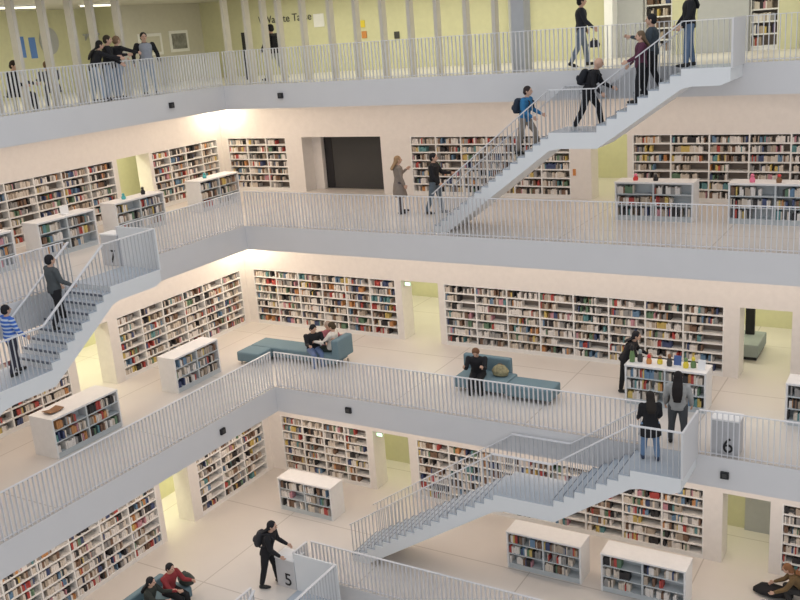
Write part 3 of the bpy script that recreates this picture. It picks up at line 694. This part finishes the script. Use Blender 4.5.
    if stripes:
        m = jo.data.materials[0].copy(); jo.data.materials[0] = m; nt = m.node_tree
        wv = nt.nodes.new('ShaderNodeTexWave'); wv.bands_direction = 'Z'; wv.inputs['Scale'].default_value = 3.2; wv.inputs['Distortion'].default_value = .6
        tc = [n for n in nt.nodes if n.type == 'TEX_COORD'][0]; nt.links.new(tc.outputs['Object'], wv.inputs[0])
        rp_ = nt.nodes.new('ShaderNodeValToRGB'); rp_.color_ramp.interpolation = 'CONSTANT'; rp_.color_ramp.elements[0].color = (.05, .14, .50, 1); rp_.color_ramp.elements[1].position = .62; rp_.color_ramp.elements[1].color = (.50, .58, .72, 1)
        nt.links.new(wv.outputs['Fac'], rp_.inputs[0]); nt.links.new(rp_.outputs[0], nt.nodes['Principled BSDF'].inputs['Base Color'])
    if vest:
        v = Blob(); v.loft([(c_, f_, s_, a_ + .016, b_*.86 + .02) for c_, f_, s_, a_, b_ in rr]); v.build('vest', cloth(vest), t, .016, 2)
    if bag:
        col, lab = bag
        bt = thing('backpack', lab, 'bag', (x, y, z), None); bt.rotation_euler.z = R(face); bt.scale = (k*1.12, k*1.17, k)
        q = Blob(); c0 = O + ru*.27 - rf*.205
        q.loft([(c0 - ru*.19, rf, Y, .07, .12), (c0 - ru*.12, rf, Y, .10, .145), (c0 + ru*.05, rf, Y, .10, .145), (c0 + ru*.16, rf, Y, .08, .12), (c0 + ru*.20, rf, Y, .04, .08)])
        q.build('pack', cloth(col), bt, .016, 2)
        q = Blob(); q.ell(c0 - rf*.10 - ru*.06, (.035, .10, .08)); q.build('pocket', cloth(tuple(min(1, c*1.5 + .01) for c in col)), bt, .014, 1)
        for sd in (-1, 1):
            q = Blob(); q.chain([(O + ru*.44 - rf*.15 + Y*sd*.09, .02), (O + ru*.51 + Y*sd*.10 - rf*.03, .02), (O + ru*.42 + rf*.135 + Y*sd*.11, .02), (O + ru*.25 + rf*.14 + Y*sd*.13, .02), (O + ru*.14 - rf*.13 + Y*sd*.15, .02)])
            q.build('strap', cloth(col), bt, .016, 1)
    return t
BLK = (.012, .012, .015); JEAN = (.10, .15, .25); LJEAN = (.30, .38, .50); GRY = (.20, .21, .22)
SIT = dict(sit=.44, legL=(84, 84), legR=(84, 84))
# top hall
person('person with a black top sitting in the top hall near the left frame edge', -5.75, -3.15, 9, 20, 1.75, BLK, BLK, head=(0, 10), legL=(80, 80), legR=(80, 80), sit=.46, armL=(30, 50), armR=(30, 50), lean=10)
person('person with a dark top sitting bent forward between two fins', -5.75, -1.75, 9, 150, 1.7, (.05, .05, .06), (.05, .05, .06), hair=(.12, .07, .03), lean=30, legL=(80, 80), legR=(80, 80), sit=.46, armL=(50, 40), armR=(50, 40))
person('person with long black hair and black top leaning over the top left railing', -4.80, -.92, 9, 60, 1.66, BLK, LJEAN, hair=(.012, .01, .01), hairlen=.34, female=True, lean=22, armL=(65, 20), armR=(60, 20), legL=(-5, 0), legR=(12, 8))
person('person with black jacket and light jeans standing close beside a companion at railing', -4.86, -.28, 9, 40, 1.75, BLK, LJEAN, hair=(.04, .03, .02), lean=6, armL=(40, 50), armR=(20, 30), legL=(6, 4), legR=(-6, 0))
person('person with light brown hair and black top pointing sideways at top railing', -4.90, .12, 9, 80, 1.72, BLK, LJEAN, hair=(.22, .14, .08), lean=8, female=True, armL=(50, 5), abdL=25, armR=(72, 0), abdR=-12, legL=(4, 2), legR=(-8, 0))
person('person with pale grey vest over black sleeves leaning back on the top railing', -4.90, 1.42, 9, -32, 1.76, BLK, LJEAN, hair=BLK, vest=(.30, .32, .36), armL=(-10, 25), abdL=22, armR=(-10, 25), abdR=22)
person('person with black top and grey trousers walking behind the top fins', -3.55, 6.3, 9, 170, 1.78, BLK, (.35, .36, .33), hair=BLK, legL=(18, 5), legR=(-15, 15), armL=(15, 20), armR=(-15, 20), bag=((.02, .02, .025), 'black backpack worn by the walker behind the top fins'))
person('person with black jumper and jeans walking along the top gallery', 8.0, 6.2, 9, 25, 1.80, (.02, .022, .03), (.16, .20, .27), hair=BLK, legL=(12, 5), legR=(-12, 12), armL=(-5, 40), armR=(15, 30), bag=None)
# upper staircase
person('person with a black top and blue jeans on the top landing of the upper staircase', 11.75, 3.75, 9, -155, 1.76, BLK, (.12, .18, .28), hair=BLK, hairlen=.2, legL=(8, 5), legR=(-6, 4), armL=(10, 25), armR=(10, 25))
RS = 4.5/26
def stepz(s, z, L0, n1, LM, n2, tr=.278, tb=.278):
    if s < L0: return z
    if s < L0 + n1*tr: return z - RS*(int((s - L0)/tr) + 1) + .03
    if s < L0 + n1*tr + LM: return z - n1*RS
    return max(z - n1*RS - RS*(int((s - L0 - n1*tr - LM)/tb) + 1) + .03, z - 4.5)
def z87(x): return stepz(12.95 - x, 9.0, 1.2, 9, 1.1, 17, tb=.235)
person('person with burgundy top and black trousers walking down the upper staircase', 10.62, 3.4, z87(10.62), -150, 1.64, (.09, .025, .05), BLK, hair=(.15, .10, .06), legL=(14, 8), legR=(-2, 20), armL=(25, 40), armR=(10, 30), female=True, hairlen=.12)
person('person with dark grey jacket walking down beside the burgundy top', 10.75, 3.95, z87(10.75), 190, 1.84, (.05, .065, .08), BLK, hair=BLK, legL=(14, 8), legR=(-2, 20), armL=(10, 20), armR=(45, 60))
person('bald person with black jacket climbing the middle of the upper staircase', 9.05, 3.75, z87(9.05), 10, 1.80, BLK, BLK, bald=True, lean=20, legL=(28, 20), legR=(-14, 12), armL=(20, 40), armR=(0, 40), bag=((.012, .014, .02), 'black backpack worn by the bald person on the upper staircase'), shoes=(.5, .5, .5))
person('person with bright blue jacket climbing the upper staircase', 7.22, 3.6, z87(7.22), 0, 1.72, (.03, .17, .36), (.28, .24, .20), hair=(.03, .02, .02), lean=8, legL=(30, 35), legR=(-8, 5), armL=(10, 50), armR=(5, 50), skin='skin', bag=((.02, .03, .05), 'dark backpack worn by the person in the bright blue jacket'))
person('person with black top and grey trousers standing behind the foot of the upper staircase', 3.15, 5.45, 4.5, 10, 1.82, BLK, (.11, .14, .17), hair=BLK, legL=(10, 5), legR=(-10, 8), armL=(25, 60), armR=(10, 30), abdL=14)
person('person with long grey-brown coat and blond hair on the upper gallery', 1.85, 5.35, 4.5, 40, 1.74, (.24, .20, .17), (.10, .08, .08), hair=(.34, .22, .12), female=True, hairlen=.12, coat=.34, armL=(12, 115), armR=(5, 15), legL=(4, 0), legR=(-3, 0))
# left staircase
def z76(y): return stepz(-2.95 - y, 4.5, 1.85, 9, 1.3, 17)
person('person with dark grey jacket climbing the left staircase', -1.95, -5.95, z76(-5.95), 75, 1.76, (.075, .085, .09), BLK, hair=BLK, legL=(16, 10), legR=(-4, 20), armL=(10, 30), armR=(15, 40), bunch=0)
person('person with blue and white striped top on the left staircase landing', -1.85, -7.55, z76(-7.55), 80, 1.62, (.05, .14, .5), (.04, .04, .06), hair=BLK, stripes=True, armL=(15, 35), armR=(10, 30), abdL=18, abdR=14, legL=(10, 5), legR=(-8, 10))
# middle gallery
person('person with black top and jeans sitting cross-legged on the corner sofa', -.05, 2.25, 0, -40, 1.74, BLK, (.14, .2, .36), hair=BLK, head=(20, 15), lean=12, armL=(40, 60), armR=(40, 60), **SIT)
person('person with pinkish top sitting between the other two on the corner sofa', .20, 2.72, 0, -20, 1.66, (.35, .12, .14), (.15, .2, .3), hair=(.40, .30, .24), lean=8, armL=(50, 60), armR=(50, 60), **SIT)
person('person with white shirt and dark trousers reclining at the sofa backrest', .55, 2.45, 0, 190, 1.78, (.72, .68, .62), (.03, .045, .04), hair=(.06, .04, .02), lean=-8, sit=.44, legL=(88, 30), legR=(82, 45), armL=(40, 55), armR=(40, 55), head=(0, 25))
person('person with black coat reading alone on the straight blue sofa', 6.12, 2.02, 0, -75, 1.74, BLK, BLK, hair=(.17, .08, .04), lean=15, armL=(45, 75), armR=(45, 75), head=(0, 30), **SIT)
person('person with dark hair bending behind the low bookcase with toys', 10.15, 3.35, 0, 10, 1.68, BLK, BLK, hair=BLK, hairlen=.1, lean=24, armL=(20, 40), armR=(20, 40), legL=(8, 4), legR=(-6, 0))
person('person with black coat standing at the landing rail of the middle staircase', 12.05, -.72, 0, 115, 1.60, BLK, (.16, .26, .42), hair=(.02, .015, .012), hairlen=.2, female=True, coat=.22, armL=(10, 40), armR=(10, 40), legL=(6, 2), legR=(-3, 0), shoes=(.05, .07, .12))
person('person with pale grey jumper and very long black hair beside the black coat', 12.42, .38, 0, 100, 1.74, (.36, .36, .35), (.075, .08, .085), hair=(.014, .01, .01), hairlen=.42, female=True, armL=(5, 20), armR=(5, 20), abdL=14, abdR=14, legL=(4, 0), legR=(-4, 0))
# lowest gallery
person('person with black clothes and backpack leaning on the block numbered five', 1.93, -3.5, -4.5, 18, 1.88, BLK, BLK, hair=BLK, hairlen=.12, lean=16, armL=(10, 45), armR=(12, 40), legL=(12, 8), legR=(-8, 4), bag=((.03, .03, .035), 'dark backpack worn by the person leaning on the numbered block'))
person('person with dark hair and dark top sitting on the bottom left sofa edge', -.02, -6.25, -4.5, 20, 1.68, (.03, .035, .03), BLK, hair=BLK, hairlen=.2, female=True, lean=10, armL=(40, 60), armR=(40, 60), **SIT)
person('person with dark red top and black trousers sitting on the bottom left sofa', -.02, -5.50, -4.5, 0, 1.74, (.24, .03, .035), BLK, hair=BLK, lean=12, armL=(40, 60), armR=(40, 60), **SIT)
person('person with brown hair and olive top crouching at the bottom right edge', 15.45, 1.55, -4.5, 190, 1.70, (.14, .09, .04), (.03, .03, .03), hair=(.20, .09, .04), lean=40, armL=(30, 30), armR=(30, 30), sit=.30, legL=(95, 110), legR=(95, 110), hairlen=.15, female=True)
# small signs
o = MB().box(6.74, 6.84, 8.575, 8.6, 5.3, 5.52).build('wall_notice', M['orange'], loc=(6.79, 8.59, 5.3)); tag(o, 'small orange notice on the white pier behind the upper staircase', 'sign')
for x, y, z_, lab in ((1.74, 5.42, 1.95, 'small glowing green sign in the yellow opening of the middle gallery'), (1.82, 2.74, -2.55, 'small glowing green sign in the yellow opening of the lowest gallery')):
    t = thing('exit_sign', lab, 'sign', (x + .1, y, z_), 'small glowing green signs')
    m = MB(); m.box(x, x + .22, y + .01, y + .06, z_, z_ + .12); m.build('housing', M['white'], t)
    m = MB(); m.box(x + .01, x + .21, y, y + .01, z_ + .01, z_ + .11); m.build('panel', M['exitglow'], t)
# bags
def tote(label, x, y, z, mt, col2, s=1.0, rz=0, flat=False):
    t = thing('bag', label, 'bag', (x, y, z)); t.rotation_euler.z = R(rz)
    q = Blob()
    if flat: q.loft([(Vector((-.5, 0, .09)), Vector((0, 0, 1)), Vector((0, 1, 0)), .04, .08), (Vector((-.3, .02, .13)), Vector((0, 0, 1)), Vector((0, 1, 0)), .12, .24), (Vector((0, -.02, .14)), Vector((0, 0, 1)), Vector((0, 1, 0)), .13, .29), (Vector((.3, 0, .12)), Vector((0, 0, 1)), Vector((0, 1, 0)), .11, .22), (Vector((.5, .03, .08)), Vector((0, 0, 1)), Vector((0, 1, 0)), .05, .12)])
    else: q.loft([(Vector((0, 0, .03)), Vector((1, 0, 0)), Vector((0, 1, 0)), .20*s, .14*s), (Vector((0, 0, .14*s)), Vector((1, 0, 0)), Vector((0, 1, 0)), .24*s, .16*s), (Vector((0, 0, .24*s)), Vector((1, 0, 0)), Vector((0, 1, 0)), .17*s, .10*s), (Vector((.02, 0, .30*s)), Vector((1, 0, 0)), Vector((0, 1, 0)), .10*s, .04*s)])
    q.build('body', mt, t, .018, 2)
    q = Blob(); n = 8; pts = [(Vector((-.10*s + .2*s*i/n, 0, (.2 if flat else .26)*s + .09*math.sin(math.pi*i/n))), .012) for i in range(n + 1)]
    q.chain(pts); q.build('handle', col2, t, .012, 1); return t
tote('patterned olive and cream bag lying on the straight blue sofa', 6.78, 2.15, .46, mat('patterned_cloth', (.32, .28, .16), .9, .8, 14), M['wood'], 1.15)
tote('large black soft bag lying on the floor at the bottom right edge', 14.62, 1.62, -4.5, cloth(BLK), M['black'], 1, 5, True)
tote('black shoulder bag carried low behind the walker on the top gallery', 8.42, 6.1, 9.5, cloth((.03, .03, .04)), M['black'], .8)
tote('grey bag among the two people on the bottom left sofa', .15, -4.98, -4.04, cloth((.06, .07, .06)), M['darkgrey'], 1.2)
# stools under the two sitters of the top hall
for (x, y), lab in (((-5.78, -3.15), 'dark stool in the top hall under the sitter nearest the frame edge'), ((-5.75, -1.75), 'dark stool in the top hall under the bent sitter')):
    t = thing('stool', lab, 'stool', (x, y, 9), 'stools in the top hall')
    m = MB(); m.box(x - .2, x + .2, y - .2, y + .2, 9.40, 9.46); m.build('seat', M['darkgrey'], t, bevel=.015)
    for a in (-1, 1):
        for b_ in (-1, 1):
            m = MB(); m.box(x + a*.17 - .015, x + a*.17 + .015, y + b_*.17 - .015, y + b_*.17 + .015, 9, 9.40); m.build('leg', M['metal'], t)
# ------------------------------------------------------------------ books
PAL = [('cream', (.64, .57, .49), 20), ('white', (.74, .70, .66), 23), ('black', (.035, .033, .035), 15), ('grey', (.30, .29, .28), 12), ('red', (.42, .07, .06), 5), ('brown', (.20, .12, .08), 11), ('dark blue', (.06, .08, .17), 5),
       ('blue', (.14, .24, .36), 3), ('yellow', (.58, .44, .14), 3), ('orange', (.52, .25, .10), 3), ('green', (.13, .22, .14), 3), ('beige', (.42, .35, .28), 11), ('teal', (.12, .27, .28), 2), ('pink', (.52, .26, .30), 2)]
BM = [mat('book_' + n.replace(' ', '_'), c, .6, .15, 20) for n, c, w_ in PAL]
idx = list(range(len(PAL))); wts = [w_ for n, c, w_ in PAL]
rb = random.Random(3)
books = []
for ci, (side, face, u0, u1, z0, z1, dep, desc, row, rows, bay, nb) in enumerate(CELLS):
    u = u0 + .004; wd = u1 - u0; H_ = z1 - z0; n = 0
    fill = rb.choice([.98, .98, .92, .85, .7, .98, .5])
    last = rb.choices(idx, wts)[0]
    while True:
        if rb.random() < .07: u += rb.uniform(.04, .16)
        tk = rb.uniform(.024, .062)
        if u + tk > u0 + wd*fill: break
        if rb.random() > .45: last = rb.choices(idx, wts)[0]
        hh = H_*rb.uniform(.58, .84); dd = dep*rb.uniform(.62, .85); f0 = rb.uniform(.015, .05)
        n += 1; books.append((ci, n, u, u + tk - .002, f0, f0 + dd, z0, z0 + hh, last)); u += tk
def bbox(b):
    ci, n, u0, u1, d0, d1, z0, z1, c = b; side, face = CELLS[ci][:2]
    return (u0, u1, face + d0, face + d1, z0, z1) if side == 'back' else (face - d1, face - d0, u0, u1, z0, z1)
bpy.context.view_layer.update()
dg_ = bpy.context.evaluated_depsgraph_get()
cand = []
for i, b in enumerate(books):
    x0, x1, y0, y1, z0, z1 = bbox(b)
    if CELLS[b[0]][0] == 'back': c = Vector(((x0 + x1)/2, y0, (z0 + z1)/2))
    else: c = Vector((x1, (y0 + y1)/2, (z0 + z1)/2))
    if not vis(c, -4): continue
    dv = c - CAM; D = dv.length; vw = dv/D
    wid = (b[3] - b[2])*abs(vw.y if CELLS[b[0]][0] == 'back' else vw.x)
    cand.append((wid*(z1 - z0)/D**2, i, c))
cand.sort(key=lambda q: -q[0]); chosen = set()
for sc_, i, c in cand:
    if len(chosen) >= 300: break
    d = c - CAM; L_ = d.length
    hit = S.ray_cast(dg_, CAM, d.normalized(), distance=L_ - .01)
    if not hit[0]: chosen.add(i)
ORD = ['first', 'second', 'third', 'fourth', 'fifth', 'sixth', 'seventh', 'eighth', 'ninth', 'tenth', 'eleventh', 'twelfth', '13th', '14th', '15th', '16th', '17th', '18th', '19th', '20th', '21st', '22nd', '23rd', '24th', '25th', '26th', '27th', '28th', '29th', '30th', '31st', '32nd', '33rd', '34th', '35th', '36th', '37th', '38th', '39th', '40th']
rest = [MB()]; rm = rest[0]
for i, b in enumerate(books):
    bb = bbox(b)
    if i in chosen:
        ci, n = b[0], b[1]; cell = CELLS[ci]; row, rows, bay, nb = cell[8:12]
        rn = (['top', 'middle', 'bottom'] if rows == 3 else ROWN)[row]
        bn = ('left' if bay == 0 else 'right') if nb == 2 else ORD[bay]
        m = MB(); m.box(*bb); loc = ((bb[0] + bb[1])/2, (bb[2] + bb[3])/2, bb[4])
        o = m.build('book', BM[b[8]], loc=loc, fix=False)
        tag(o, '%s book, %s from left, %s shelf, %s bay, %s' % (PAL[b[8]][0], ORD[n - 1], rn, bn, cell[7]), 'book', 'books on ' + cell[7])
    else: rm.box(*bb, mi=b[8])
o = rm.build('books', BM, fix=False); o['kind'] = 'stuff'; tag(o, 'countless small multicoloured books filling the white shelves of all galleries', 'books')
